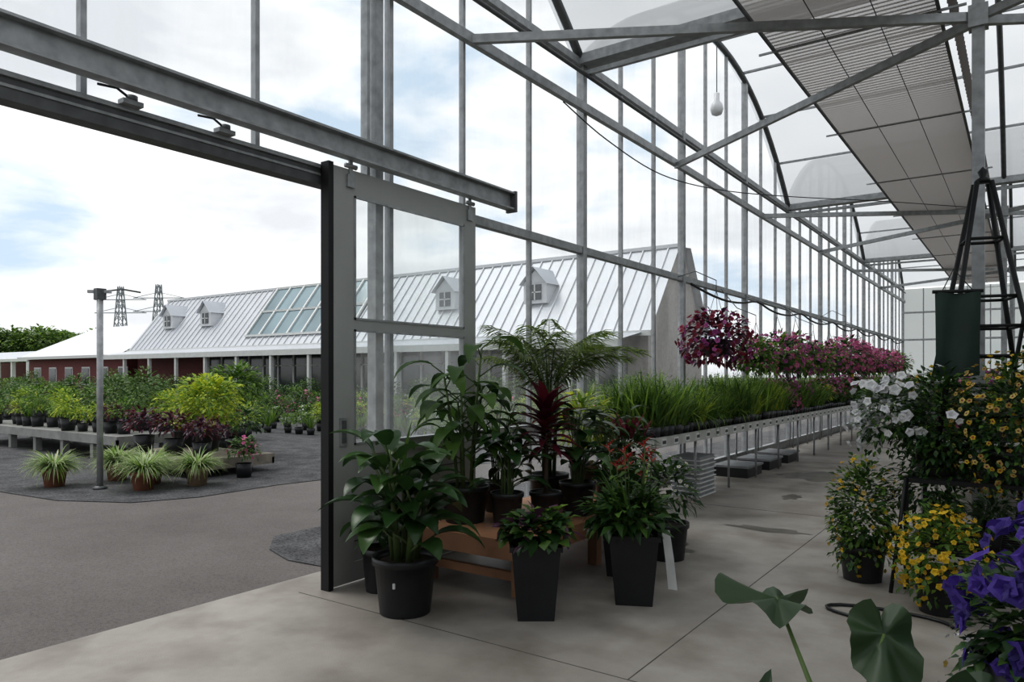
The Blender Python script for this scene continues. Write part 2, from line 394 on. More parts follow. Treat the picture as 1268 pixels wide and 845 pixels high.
# shade curtain: alternating woven strips with open mesh between
b=B(); y=3.0
while y<29:
    b.add([(2.14,y,4.612),(3.50,y,4.612),(3.50,y+.03,4.64),(2.14,y+.03,4.64)],[(0,1,2,3)],'shade_cloth')
    b.add([(2.14,y+.03,4.64),(3.50,y+.03,4.64),(3.50,y+.075,4.612),(2.14,y+.075,4.612)],[(0,1,2,3)],'shade_mesh'); y+=.075
for X in (2.14,3.50): b.beam((X,3,4.6),(X,29,4.6),.025,.025,'dark_steel')
for X in (2.6,3.05): b.beam((X,3,4.60),(X,29,4.60),.006,.006,'wire_black')
for k in range(10):
    yy=4.2+k*2.9; b.beam((2.0,yy,4.585),(3.7,yy,4.585),.018,.018,'galvanized_steel')
y=3.0; i=0; vs=[];fs=[]
while y<29:
    vs+=[(3.56+(.03 if i%2 else 0),y,4.62),(3.56+(.03 if i%2 else 0),y,4.95)]; y+=.06; i+=1
for k in range(i-1): fs.append((2*k,2*k+1,2*k+3,2*k+2))
b.add(vs,fs,'shade_cloth')
b.finish('shade_curtain')
b=B()
b.add([(0,33.4,0),(XE,33.4,0),(XE,33.4,ZG),(0,33.4,ZG)],[(0,1,2,3)],'polycarbonate_roof')
for i in range(13): b.box(i*.75-.02,i*.75+.02,33.34,33.38,0,ZG,'galvanized_steel')
for z in (1.0,2.9,4.0): b.box(0,XE,33.32,33.37,z,z+.07,'galvanized_steel')
b.finish('wall_back')
b=B(); b.box(XE,XE+.06,-5,33.4,0,2.4,'light_block_panel'); b.add([(XE,-5,2.4),(XE,33.4,2.4),(XE,33.4,ZG),(XE,-5,ZG)],[(0,1,2,3)],'polycarbonate_roof')  # unseen side wall; its opaque dark lower panel is added to dim the interior
for i in range(20): b.box(XE-.06,XE,-5+i*2-.03,-5+i*2+.03,0,ZG,'galvanized_steel')
b.finish('wall_right_light_block')
b=B(); b.box(0,XE,-5.06,-5,0,3.0,'light_block_panel'); b.finish('wall_front_light_block')  # unseen wall behind the camera, put in to block light from there
def smooth(pts,k=6):
    out=[]
    for i in range(len(pts)-1):
        p0=Vector(pts[max(i-1,0)]);p1=Vector(pts[i]);p2=Vector(pts[i+1]);p3=Vector(pts[min(i+2,len(pts)-1)])
        for j in range(k):
            t=j/k; out.append(.5*((2*p1)+(p2-p0)*t+(2*p0-5*p1+4*p2-p3)*t*t+(3*p1-p0-3*p2+p3)*t**3))
    out.append(Vector(pts[-1])); return out
b=B()
b.tube(smooth([(.1,6.6,4.4),(.15,7.5,4.22),(.25,8.8,4.10),(.6,10,4.10),(1.2,11.5,4.22),(2.2,13.5,4.4),(3.7,15.8,4.5)]),.007,'wire_black',5); b.finish('electrical_cable')
b=B(); b.tube(smooth([(.10,10.2+i*.8,2.84-.12*math.sin(math.pi*((i%4)/4))) for i in range(29)],3),.018,'wire_black'); b.finish('irrigation_hose')
b=B(); c=(.45,10.3,5.35)
b.tube([(c[0],c[1],6.75),(c[0],c[1],5.6)],.006,'wire_black'); b.lathe([(0,.24),(.04,.23),(.04,.12),(.08,.07),(.095,0),(.07,-.07),(0,-.1)],c,'bulb_white',16); b.finish('pendant_lamp')

# ------------------------------------------------------------ display table + potted plants
b=B()
b.box(.42,1.40,3.92,6.3,.35,.40,'plywood'); b.box(.42,1.40,3.92,3.95,.27,.35,'plywood'); b.box(1.37,1.40,3.92,6.3,.27,.35,'plywood')
for x in (.5,1.3):
    for y in (4.05,5.1,6.2): b.box(x-.04,x+.04,y-.04,y+.04,0,.35,'plywood')
for y in (4.05,6.2): b.box(.5,1.3,y-.02,y+.02,.1,.16,'plywood')
b.finish('plywood_display_table')

def banana_plant(name,loc,n=34,H=.8,Lf=.38,pot=(.2,.36)):
    b=B(); round_pot(b,(0,0,0),pot[0],pot[1])
    z0=pot[1]*.9
    for s_ in range(5):
        a=s_*1.26+R.uniform(-.3,.3); rr=.07; sx,sy=rr*math.cos(a),rr*math.sin(a); top=(sx*2.2,sy*2.2,z0+H*(.6+.1*s_ if s_<4 else 1))
        b.tube([(sx,sy,z0-.02),top],[.026,.012],'stem_green')
        k=n//5
        for i in range(k):
            t=.15+.85*(i+R.random())/k; az=i*2.4+s_+R.uniform(-.3,.3)
            p=(sx+(top[0]-sx)*t,sy+(top[1]-sy)*t,z0+(top[2]-z0)*t)
            el=.5+.6*t; q=(p[0]+math.cos(az)*.13*math.cos(el),p[1]+math.sin(az)*.13*math.cos(el),p[2]+.13*math.sin(el))
            b.tube([p,q],.008,'stem_green',5)
            b.leaf(q,az,el,Lf*R.uniform(.8,1.15),Lf*.50,R.choice(['leaf_glossy','leaf_dark','leaf_glossy']),1.3+.5*R.random(),.3,7)
    b.leaf((0,0,z0+H*.85),.5,1.5,.34,.04,'leaf_mid',.15,.8,4,'lance')
    b.box(pot[0]*.70,pot[0]*.76,-pot[0]*.72,-pot[0]*.66,pot[1]*.55,pot[1]*.64,'white_plastic')
    return b.finish(name,loc)
o=banana_plant('potted_banana_plant',(.88,3.38,0),60,.66,.34); o.rotation_euler[2]=-.4
def tall_ficus(name,loc,H=1.1,Lf=.3):
    b=B(); round_pot(b,(0,0,0),.18,.27)
    for s_ in range(5):
        a=s_*1.3; sx,sy=.05*math.cos(a),.05*math.sin(a); h=H*(1 if s_==0 else R.uniform(.55,.85)); tx,ty=sx*3.2,sy*3.2
        b.tube([(sx,sy,.2),(sx*1.8,sy*1.8,.2+h*.5),(tx,ty,.2+h)],[.014,.011,.007],'stem_green')
        for i in range(12):
            t=.3+.7*i/11; az=i*2.4+s_; p=(sx+(tx-sx)*t,sy+(ty-sy)*t,.2+h*t); el=.5
            q=(p[0]+math.cos(az)*.1,p[1]+math.sin(az)*.1,p[2]+.07)
            b.tube([p,q],.005,'stem_green',4); b.leaf(q,az,el,Lf*R.uniform(.8,1.2),Lf*.42,'leaf_mid' if R.random()<.6 else 'leaf_glossy',1.5,.25,6)
    return b.finish(name,loc)
tall_ficus('potted_ficus',(.64,4.28,.4))
def leafy(potr,poth,n,L,W,ms,H,square=False,spread=.6,shape='ovate',droop=1.2,el0=.5):
    b=B(); (square_pot if square else round_pot)(b,(0,0,0),potr,poth)
    z0=poth*.9
    for i in range(n):
        az=R.uniform(0,6.28); h=H*R.uniform(.15,1); lean=R.uniform(.2,1)*spread*(1-.3*h/H)
        q=(math.cos(az)*lean*H*.5,math.sin(az)*lean*H*.5,z0+h)
        b.tube([(math.cos(az)*potr*.3,math.sin(az)*potr*.3,z0-.01),(q[0]*.5,q[1]*.5,z0+h*.7),q],.004,'stem_green',4,False)
        b.leaf(q,az+R.uniform(-.4,.4),el0+R.uniform(-.3,.4),L*R.uniform(.7,1.2),W*R.uniform(.8,1.1),R.choice(ms),droop,.25,5,shape)
    return b
leafy(.12,.24,34,.26,.12,['leaf_glossy','leaf_dark'],.5).finish('potted_peace_lily',(.98,4.35,.4))
leafy(.14,.26,40,.28,.13,['leaf_dark','leaf_glossy'],.6).finish('potted_philodendron',(1.20,5.0,.4))
leafy(.12,.24,26,.22,.09,['leaf_mid','leaf_dark'],.7).finish('potted_aglaonema',(.60,4.75,.4))
leafy(.11,.22,34,.2,.08,['leaf_dark','leaf_mid'],.6).finish('potted_spathiphyllum',(1.24,5.45,.4))
leafy(.12,.22,30,.22,.08,['leaf_red','leaf_purple','leaf_dark'],.6).finish('potted_red_philodendron',(1.1,5.95,.4))
def palm(name,loc,H=1.0,L=.8,n=15):
    b=B(); round_pot(b,(0,0,0),.16,.28)
    for s_ in range(4):
        a=s_*1.57+.4; b.tube([(.04*math.cos(a),.04*math.sin(a),.24),(.07*math.cos(a),.07*math.sin(a),.24+H*.62)],[.017,.012],'stem_green')
    for i in range(n):
        az=i*2.4+.3; el=.5+.8*((i*7)%n)/n; base=Vector((math.cos(az)*.06,math.sin(az)*.06,.22+H*R.uniform(.5,.65))); pts=[base]; c=base; K=16
        ll=L*R.uniform(.85,1.15)
        for k in range(1,K+1):
            t=k/K; e=el+.3-1.15*t**1.5
            c=c+Vector((math.cos(az)*math.cos(e),math.sin(az)*math.cos(e),math.sin(e)))*ll/K; pts.append(c)
        b.tube(pts,[.008*(1-.8*k/K) for k in range(K+1)],'stem_green',5)
        for k in range(3,K+1):
            for h in range(2):
                t=(k-h/2)/K; i0=min(int(t*K),K-1); p=pts[i0].lerp(pts[i0+1],t*K-i0)
                for sgn in (-1,1):
                    b.leaf(p,az+sgn*(1.0-.5*t),.35+R.uniform(-.2,.2),.25*math.sin(math.pi*(.12+.8*t))+.06,.026,'leaf_palm',.8,.3,3,'lance')
    return b.finish(name,loc)
palm('potted_areca_palm',(.84,5.15,.4),1.34,.72)
def cordyline(name,loc,m='leaf_red',H=.75,n=46,L=.42,W=.06,pot=(.12,.22)):
    b=B(); round_pot(b,(0,0,0),*pot)
    b.tube([(0,0,pot[1]*.8),(.01,0,pot[1]+H)],[.02,.014],'stem_brown')
    for i in range(n):
        t=i/n; az=i*2.4; b.leaf((0,0,pot[1]+H*(.5+.5*t)),az,.2+1.2*t,L*R.uniform(.8,1.1),W,m,1.0,.35,6,'lance')
    return b.finish(name,loc)
cordyline('potted_cordyline',(1.12,4.66,.4),H=.62,L=.34,W=.075)
b=B(); round_pot(b,(0,0,0),.14,.26); bush(b,(0,0,.6),.26,.26,.36,360,.15,.045,['leaf_variegated','leaf_yellow','leaf_bright'],shape='lance'); b.finish('potted_croton',(.68,6.02,.4))
b=B(); round_pot(b,(0,0,0),.12,.22)
bush(b,(0,0,.42),.2,.2,.25,200,.13,.04,['leaf_mid','leaf_dark'],shape='lance')
for i in range(22):
    a=R.uniform(0,6.28); q=R.uniform(.03,.16); b.leaf((q*math.cos(a),q*math.sin(a),.55),a,1.3,R.uniform(.15,.28),.035,'petal_red',.3,.6,3,'lance')
b.finish('potted_celosia',(1.27,5.78,.4))
b=B(); square_pot(b,(0,0,0),.155,.46)
bush(b,(0,0,.52),.22,.22,.12,240,.09,.075,['leaf_purple','leaf_dark','leaf_dark','leaf_mid'],low=-.3)
bush(b,(.1,.1,.54),.14,.14,.12,50,.09,.06,['leaf_bright'],low=-.2)
b.finish('potted_sweet_potato_vine',(1.60,3.79,0),rot=.62)
b=B(); square_pot(b,(0,0,0),.165,.46)
bush(b,(-.05,0,.56),.29,.27,.15,380,.12,.055,['leaf_mid','leaf_glossy','leaf_dark'],low=-.5)
for i in range(22):
    a=R.uniform(0,6.28); q=R.uniform(.0,.16); b.leaf((q*math.cos(a),q*math.sin(a),.5),a,1.35,R.uniform(.3,.5),.022,R.choice(['leaf_mid','leaf_mid','leaf_bright']),.55,.4,4,'lance')
for i in range(10):
    a=R.uniform(0,6.28); q=R.uniform(.05,.2); x,y=q*math.cos(a),q*math.sin(a); h=R.uniform(.8,1.08); b.tube([(x,y,.5),(x*1.2,y*1.2,h)],.004,'stem_green',4)
    for k in range(8): b.leaf((x*1.2,y*1.2,h-.06+.012*k),k*.9,.9,.07,.02,'petal_scarlet',.5,.3,2,'lance')
    for k in range(9): t=.1+.1*k; b.leaf((x*(1+.2*t),y*(1+.2*t),.5+(h-.5)*t),k*2.4,.5,.12,.04,'leaf_mid',.9,.3,3)
b.add([(.182,.027,.47),(.235,.037,.47),(.262,.022,.28),(.205,.012,.28),(.225,.022,.08),(.285,.034,.07)],[(0,1,2,3),(3,2,5,4)],'white_plastic')
b.finish('potted_mandevilla',(1.97,4.42,0),rot=.45)
b=B(); round_pot(b,(0,0,0),.17,.3)
bush(b,(0,0,.55),.24,.24,.26,300,.1,.04,['leaf_mid','leaf_dark'],shape='lance'); blooms(b,(0,0,.58),.24,.24,.26,45,.02,['petal_white'],cm='petal_yellow')
b.finish('potted_daisy',(1.70,5.6,0))
b=B(); square_pot(b,(0,0,0),.13,.4); bush(b,(0,0,.55),.18,.18,.22,160,.16,.07,['leaf_dark','leaf_glossy']); b.finish('potted_dark_shrub',(1.62,4.95,0),rot=.2)
b=B(); round_pot(b,(0,0,0),.13,.3); bush(b,(0,0,.4),.12,.12,.12,60,.12,.05,['leaf_dark']); b.finish('potted_seedling',(.42,3.62,0))

# ------------------------------------------------------------ long bench
BX0,BX1=.12,.92
b=B(); BY0,BY1=7.1,31.5
b.box(BX0,BX1,BY0,BY1,.79,.81,'bench_mesh')
b.box(BX1,BX1+.025,BY0,BY1,.73,.84,'bench_edge'); b.box(BX0,BX1,BY0-.025,BY0,.73,.84,'bench_edge'); b.box(BX0-.02,BX0,BY0,BY1,.73,.84,'bench_edge')
y=BY0+.1
while y<BY1:
    b.tube([(BX1-.06,y,0),(BX1-.06,y,.79)],.016,'galvanized_steel',8); b.tube([(BX0+.06,y,0),(BX0+.06,y,.79)],.016,'galvanized_steel',8)
    b.beam((BX0,y,.76),(BX1,y,.76),.03,.05,'galvanized_steel'); y+=1.2
y=BY0+.12
while y<BY1:
    b.box(BX1+.025,BX1+.028,y,y+.12,.745,.82,'white_plastic'); b.box(BX1+.028,BX1+.030,y+.015,y+.105,.765,.80,'label_dark'); y+=.33
b.finish('plant_bench')
b=B()
for i in range(9): 
    z=i*.055; b.box(.45,.85,8.6,9.15,z,z+.012,'white_plastic'); b.box(.47,.83,8.62,9.13,z+.012,z+.05,'grey_tray')
b.finish('stacked_seed_trays')
b=B()
for i in range(3): b.box(.3,.8,10.6+i*1.1,11.3+i*1.1,0,.16,'black_plastic'); b.box(.28,.82,10.58+i*1.1,11.32+i*1.1,.14,.17,'grey_tray')
b.finish('storage_crates')
def tray(ms,H,n,W=.02,flow=None,L=.2,curl=.9):
    b=B()
    for i in range(2):
        for j in range(2): b.lathe([(0,0),(.06,0),(.08,.12),(.075,.12)],(-.09+.18*i,-.09+.18*j,0),'black_plastic',10)
    for i in range(n):
        x,y=R.uniform(-.15,.15),R.uniform(-.15,.15); az=R.uniform(0,6.28); h=H*R.uniform(.55,1)
        b.leaf((x,y,.1),az,R.uniform(1.0,1.55),h,W,R.choice(ms),R.uniform(.2,curl),.3,4,'lance')
        for k in range(3):
            t=R.uniform(.3,.95); b.leaf((x+math.cos(az)*.06*t,y+math.sin(az)*.06*t,.1+h*t*.9),R.uniform(0,6.28),.6,L*.4,.014,R.choice(ms),.5,.2,2,'lance')
    if flow:
        for i in range(flow[1]): b.flower((R.uniform(-.18,.18),R.uniform(-.18,.18),.1+H*R.uniform(.6,1.05)),rnd_dir()+Vector((0,0,1)),.03,flow[0])
    return data_of(b)
def leafy_tray(ms,H,n,flow=None):
    b=B()
    for i in range(2):
        for j in range(2): b.lathe([(0,0),(.06,0),(.08,.12),(.075,.12)],(-.09+.18*i,-.09+.18*j,0),'black_plastic',10)
    bush(b,(0,0,.12+H*.45),.2,.2,H*.5,n,.09,.04,ms)
    if flow: blooms(b,(0,0,.14+H*.5),.2,.2,H*.5,flow[1],.03,[flow[0]],low=-.2)
    return data_of(b)
T=[tray(['leaf_bright','leaf_mid'],.66,120),tray(['leaf_bright','leaf_yellow'],.54,120,.018),tray(['leaf_mid','leaf_bright'],.6,100,.03),leafy_tray(['leaf_mid','leaf_dark'],.4,200,('petal_pink',50)),
   leafy_tray(['leaf_yellow','leaf_bright'],.35,200),leafy_tray(['leaf_mid'],.5,200,('petal_magenta',60)),leafy_tray(['leaf_bright','leaf_mid'],.45,200,('petal_white',14)),leafy_tray(['leaf_mid','leaf_dark'],.5,220,('petal_yellow',16)),
   tray(['leaf_bright','leaf_mid'],.5,120,.018,curl=2.6)]
E=empty('bench_potted_perennials',(0,0,0))
y=7.3
while y<31.3:
    for x in (.40,.74):
        if y<12.5: k=R.choice([0,0,0,1,2,1])
        else: k=R.choice([0,2,3,4,5,5,3,7])
        if x>.5 and 8<y<12: k=R.choice([0,1,8,8])
        inst(T[k],'perennial_tray',(x+R.uniform(-.03,.03),y,.81),R.choice([0,1.57,3.14,4.71]),R.uniform(.8,1.2),E)
    y+=.34
def basket(ms,leafs,r=.42,nb=330,nl=420,rf=.036):
    b=B(); b.lathe([(0,-.2),(.1,-.2),(.19,-.02),(.2,0),(.17,0)],(0,0,0),'black_plastic',16)
    for a in (0,2.1,4.2): b.tube([(.19*math.cos(a),.19*math.sin(a),0),(0,0,.6)],.003,'wire_black',4)
    b.tube([(0,0,.6),(0,0,.72)],.004,'wire_black',4)
    bush(b,(0,0,0),r,r,r*.8,nl,.10,.05,leafs,low=-.9); blooms(b,(0,0,0),r,r,r*.82,nb,rf,ms,low=-.75)
    return data_of(b)
BK=[basket(['petal_red','petal_red','petal_magenta'],['leaf_purple','leaf_red'],nb=260,nl=520),basket(['petal_magenta','petal_pink'],['leaf_mid','leaf_dark','leaf_bright'],nb=200,nl=650),basket(['petal_pink'],['leaf_mid','leaf_dark'],nb=300,nl=500),basket(['petal_pink','petal_magenta'],['leaf_mid','leaf_bright'],nb=60,nl=800)]
for y,k,z,s in ((9.8,0,1.98,1.15),(11.6,3,1.80,.9),(12.8,1,1.85,1.1),(14.0,1,1.85,1.15),(13.2,2,1.45,.7),(15.4,3,1.8,1.0),(16.8,1,1.85,1.05),(18.6,2,1.95,1.3),(20.2,2,1.9,1.15),(22.3,1,1.85,1.1),(24.5,2,1.9,1.1),(27,3,1.9,1.1)):
    if z>1.6:
        e=empty('hanging_flower_basket',(.62,y,z)); inst(BK[k],'basket',(0,0,0),R.uniform(0,6),s,e)
        bb=B(); bb.tube([(-.56,0,2.90-z),(-.3,0,.80*s+.06),(0,0,.72*s)],.007,'dark_steel',6); bb.finish('bracket',(0,0,0),e)
    else:
        inst(BK[k],'potted_geranium',(.62,y,.81+.16*s+.1),0,s)

b=B(); b.box(3.1,4.5,9,30,.74,.78,'bench_mesh'); b.box(3.08,3.1,9,30,.68,.82,'bench_edge'); b.box(3.1,4.5,8.98,9,.68,.82,'bench_edge')
y=9.1
while y<30:
    for x in (3.18,4.42): b.tube([(x,y,0),(x,y,.75)],.018,'galvanized_steel',8)
    y+=1.5
b.finish('plant_bench_aisle')
E=empty('aisle_potted_flowers')
y=9.25
while y<29.8:
    for x in (3.3,3.72,4.15):
        inst(R.choice(T),'flower_tray',(x,y,.78),R.choice([0,1.57]),R.uniform(.9,1.4),E)
    y+=.5
inst(BK[2],'potted_geranium',(3.35,10.5,.98),0,.9); inst(BK[3],'potted_geranium',(3.3,9.3,.98),0,.9)
inst(BK[1],'potted_geranium',(3.4,12.5,.98),0,.95)

# ------------------------------------------------------------ right hand display
b=B(); sx0,sx1,sy0,sy1=3.4,4.55,5.75,6.95
for z in (.3,.78):
    b.box(sx0,sx1,sy0,sy0+.03,z-.03,z,'black_metal'); b.box(sx0,sx1,sy1-.03,sy1,z-.03,z,'black_metal'); b.box(sx0,sx0+.03,sy0,sy1,z-.03,z,'black_metal'); b.box(sx1-.03,sx1,sy0,sy1,z-.03,z,'black_metal')
    for i in range(14): b.box(sx0,sx1,sy0+.06+i*.085,sy0+.075+i*.085,z-.015,z,'black_metal')
for x in (sx0,sx1-.03):
    for y in (sy0,sy1-.03): b.box(x,x+.03,y,y+.03,0,.78,'black_metal')
b.tube([(sx0+.015,sy0,.78),(sx0-.06,sy0-.15,0)],.014,'black_metal')
b.finish('metal_plant_stand')
def obelisk(name,loc,hw,H,rings,r=.018):
    b=B()
    for k in range(4):
        a=math.pi/4+k*math.pi/2; x,y=hw*1.3*math.cos(a),hw*1.3*math.sin(a)
        b.tube([(x,y,0),(x*.12,y*.12,H)],r,'black_metal',8)
    for t in rings:
        h=hw*.92*(1-.88*t); z=H*t; c=[(-h,-h,z),(h,-h,z),(h,h,z),(-h,h,z)]
        for k in range(4): b.tube([c[k],c[(k+1)%4]],.012,'black_metal',6)
        if t<.6: b.tube([c[0],c[2]],.009,'black_metal',6)
    b.lathe([(0,0),(.05,.0),(.05,.02),(.02,.04),(.035,.08),(0,.12)],(0,0,H),'black_metal',12)
    return b.finish(name,loc,rot=.25)
obelisk('garden_obelisk',(3.84,6.42,.78),.42,2.15,(.1,.2,.3,.4,.5,.6,.8))
obelisk('garden_obelisk',(4.36,7.6,0),.52,3.3,(.15,.3,.4,.5,.6,.7,.8,.9))
b=B(); vs=[];fs=[]; nx,nz=10,8
for j in range(nz+1):
    for i in range(nx+1):
        u=i/nx; w=j/nz; vs.append((-.145+.29*u,-.02*math.sin(u*9+w*2)-.01,-.60*w-.015*math.sin(u*math.pi)))
for j in range(nz):
    for i in range(nx): a=j*(nx+1)+i; fs.append((a,a+1,a+nx+2,a+nx+1))
b.add(vs,fs,'green_tarp',True); b.tube([(-.16,-.01,0),(.16,-.01,0)],.014,'black_metal')
b.tube([(-.1,-.01,0),(.02,.15,.18)],.004,'wire_black',4); b.tube([(.1,-.01,0),(.02,.15,.18)],.004,'wire_black',4)
b.finish('green_garden_tarp',(3.70,6.08,2.10),rot=.35)
b=B(); round_pot(b,(0,0,0),.15,.2)
bush(b,(0.02,0,.34),.32,.32,.42,1500,.06,.032,['leaf_mid','leaf_dark','leaf_dark'],low=-.95)
bush(b,(-.05,-.1,-.05),.28,.2,.32,500,.06,.03,['leaf_mid','leaf_dark'],low=-.95)
bush(b,(-.28,-.06,.42),.26,.22,.30,700,.06,.03,['leaf_mid','leaf_dark'],low=-.95)
blooms(b,(-.26,-.08,.46),.32,.28,.26,85,.040,['petal_white'],low=-.8,filt=lambda d:d.x<.6,j=(.8,1.2))
blooms(b,(-.46,-.08,.28),.12,.14,.26,26,.038,['petal_white'],low=-.9,j=(.6,1.2))
blooms(b,(0,-.1,.45),.3,.28,.3,14,.036,['petal_white'],low=-.4)
b.finish('potted_white_petunia',(3.58,6.05,.79))
b=B(); round_pot(b,(0,0,0),.15,.2)
bush(b,(0,0,.34),.34,.30,.48,1900,.05,.030,['leaf_mid','leaf_dark','leaf_dark'],low=-.95)
blooms(b,(0,0,.34),.34,.30,.48,380,.021,['petal_cream','petal_yellow','petal_cream'],low=-.9,cm='petal_red')
b.finish('potted_calibrachoa',(4.02,5.92,.79))
b=B(); round_pot(b,(0,0,0),.14,.2)
bush(b,(0,0,.4),.3,.25,.5,1100,.06,.030,['leaf_mid','leaf_dark'],low=-.95); blooms(b,(0,0,.4),.3,.25,.5,120,.024,['petal_cream','petal_pink'],low=-.9)
b.finish('potted_calibrachoa',(4.42,6.75,.79))
b=B(); round_pot(b,(0,0,0),.16,.26)
bush(b,(0,0,.46),.24,.24,.44,2100,.05,.030,['leaf_mid','leaf_bright','leaf_dark'],low=-.98)
blooms(b,(0,0,.46),.24,.24,.44,90,.018,['petal_yellow','petal_cream'],low=-.9)
b.finish('potted_lantana',(3.12,5.85,0))
b=B(); round_pot(b,(0,0,0),.15,.24)
bush(b,(0,0,.34),.27,.27,.30,800,.055,.03,['leaf_mid','leaf_bright'],low=-.9); blooms(b,(0,0,.34),.27,.27,.32,230,.022,['petal_yellow'],low=-.8)
b.finish('potted_yellow_bidens',(3.66,5.33,0))
b=B(); pts=[(3.40+.35*math.cos(a/20*6.28),5.0+.14*math.sin(a/20*6.28),.012) for a in range(17)]
b.tube(pts,.010,'black_plastic',6); b.finish('garden_hose')
b=B()
for i in range(9): 
    x=3.6+(i%3)*.3; y=6.0+(i//3)*.3; b.lathe([(0,0),(.06,0),(.08,.14),(.075,.14)],(x,y,.3),R.choice(['terracotta','black_plastic','white_plastic']),12)
    bush(b,(x,y,.5),.12,.12,.1,90,.08,.03,['leaf_mid','leaf_dark'])
b.finish('small_potted_seedlings')
b=B(); b.lathe([(0,0),(.16,0),(.16,.03),(.06,.07),(.05,.32),(.1,.38),(.19,.46),(.21,.64),(.19,.64)],(0,0,0),'black_plastic',24); b.disc((0,0,.6),.19,'soil')
bush(b,(0,0,.72),.24,.24,.27,1100,.06,.032,['leaf_mid','leaf_dark','leaf_dark'],low=-.9)
blooms(b,(0,0,.80),.25,.25,.30,150,.038,['petal_purple'],low=-.8)
blooms(b,(-.02,0,.55),.26,.24,.2,50,.012,['petal_cream','petal_white'],low=-.8)
bush(b,(0,0,.5),.27,.25,.3,450,.05,.03,['leaf_mid','leaf_dark'],low=-.95)
b.finish('potted_purple_petunia',(4.17,2.70,0))
def ear(b,base,tip,az,el,L,W,wave=.06):
    base=Vector(base);tip=Vector(tip); mid=base.lerp(tip,.5)+Vector((0,0,.06))+Vector((math.cos(az),math.sin(az),0))*-.03
    b.tube([base,mid.lerp(base,.4),mid,tip],[.010,.009,.008,.005],'stem_green',8)
    d=Vector((math.cos(az)*math.cos(el),math.sin(az)*math.cos(el),math.sin(el))); s=Vector((-math.sin(az),math.cos(az),0)); n=d.cross(s)*-1
    out=[]; K=36
    for i in range(K):
        a=2*math.pi*i/K
        x=math.cos(a); y=math.sin(a)
        rr=(.62+.38*max(0,x)**2.5) if x>0 else .62
        rr*=1-(.72*math.exp(-((abs(a-math.pi))/.28)**2))
        rr*=1+.03*math.sin(i*2.3)
        out.append((x*rr,y*rr*1.05))
    vs=[tip]; fs=[]
    for ring in (.35,.7,1.0):
        for i,(x,y) in enumerate(out):
            zz=wave*ring*math.sin(i*2*math.pi/K*5)*.5 - .18*L*(x*ring)**2 + .22*abs(y)*ring*L
            vs.append(tip+d*x*ring*L+s*y*ring*W*.95+n*zz)
    for i in range(K):
        j=(i+1)%K; fs.append((0,1+i,1+j)); fs.append((1+i,1+K+i,1+K+j,1+j)); fs.append((1+K+i,1+2*K+i,1+2*K+j,1+K+j))
    b.add(vs,fs,'leaf_elephant',True)
b=B(); b.lathe([(0,0),(.15,0),(.19,.28),(.2,.3),(.17,.3)],(0,0,0),'black_plastic',24); b.disc((0,0,.26),.17,'soil')
ear(b,(0,0,.27),(-.22,.30,.80),3.5,.05,.19,.19)
ear(b,(.03,0,.27),(.09,.26,.76),-1.1,-1.0,.18,.15)
ear(b,(.05,.02,.27),(.33,.28,.62),-.6,-.8,.16,.14)
ear(b,(-.03,-.05,.27),(-.1,-.25,.7),-1.8,-.2,.2,.18)
b.finish('potted_elephant_ear',(3.68,2.05,0))

# ------------------------------------------------------------ outdoors
def grasspot(b,c,potm):
    b.lathe([(0,0),(.12,0),(.15,.2),(.17,.2),(.17,.25),(.15,.25)],c,potm,20); b.disc((c[0],c[1],c[2]+.22),.15,'soil')
    for i in range(420):
        a=R.uniform(0,6.28); b.leaf((c[0]+.05*math.cos(a),c[1]+.05*math.sin(a),c[2]+.24),a,R.uniform(.6,1.5),R.uniform(.28,.48),.018,R.choice(['leaf_variegated','leaf_variegated','leaf_bright']),R.uniform(.9,2.0),.2,4,'lance')
for (x,y,m) in ((-6.85,4.55,'terracotta'),(-6.75,5.35,'terracotta'),(-5.55,5.1,'terracotta'),(-5.33,5.74,'tan_clay'),(-6.0,5.45,'terracotta')):
    b=B(); grasspot(b,(0,0,0),m); b.finish('potted_spider_grass',(x,y,-.03))
b=B(); b.tube([(0,0,0),(0,0,2.68)],.04,'galvanized_steel',12); b.lathe([(0,0),(.09,0),(.09,.02),(.05,.04)],(0,0,0),'dark_steel',12)
b.beam((-.12,-.1,2.66),(.1,.1,2.66),.04,.04,'galvanized_steel'); b.tube([(0,0,2.66),(.0,.3,2.72),(.0,.55,2.70)],.012,'dark_steel'); b.box(-.05,.05,-.06,.06,2.55,2.70,'dark_steel')
b.finish('yard_lamp_pole',(-6.1,4.8,-.03))
def shrub(ms,H,r,n=260,L=.1,W=.045,fl=None,pot=(.16,.26),shape='ovate'):
    b=B(); b.lathe([(0,0),(pot[0]*.8,0),(pot[0],pot[1]),(pot[0]*.9,pot[1])],(0,0,0),'black_plastic',12)
    bush(b,(0,0,pot[1]+H*.5),r,r,H*.5,n,L,W,ms,shape=shape)
    if fl: blooms(b,(0,0,pot[1]+H*.5),r,r,H*.5,fl[1],.035,[fl[0]])
    return data_of(b)
def iris():
    b=B(); b.lathe([(0,0),(.13,0),(.16,.26),(.15,.26)],(0,0,0),'black_plastic',12)
    for i in range(70):
        a=R.uniform(0,6.28); q=R.uniform(0,.1); b.leaf((q*math.cos(a),q*math.sin(a),.22),a,R.uniform(1.1,1.5),R.uniform(.4,.75),.022,R.choice(['leaf_bright','leaf_mid']),R.uniform(.1,.5),.3,3,'lance')
    return data_of(b)
S=[shrub(['leaf_yellow','leaf_bright'],.5,.32),shrub(['leaf_mid','leaf_bright'],.6,.34),shrub(['leaf_mid','leaf_dark'],.6,.3),shrub(['leaf_purple','leaf_red'],.4,.3),
   iris(),shrub(['leaf_mid'],.5,.3,fl=('petal_pink',30)),shrub(['leaf_tree','leaf_mid'],.9,.4,420),shrub(['leaf_mid','leaf_bright'],.35,.3,fl=('petal_white',25))]
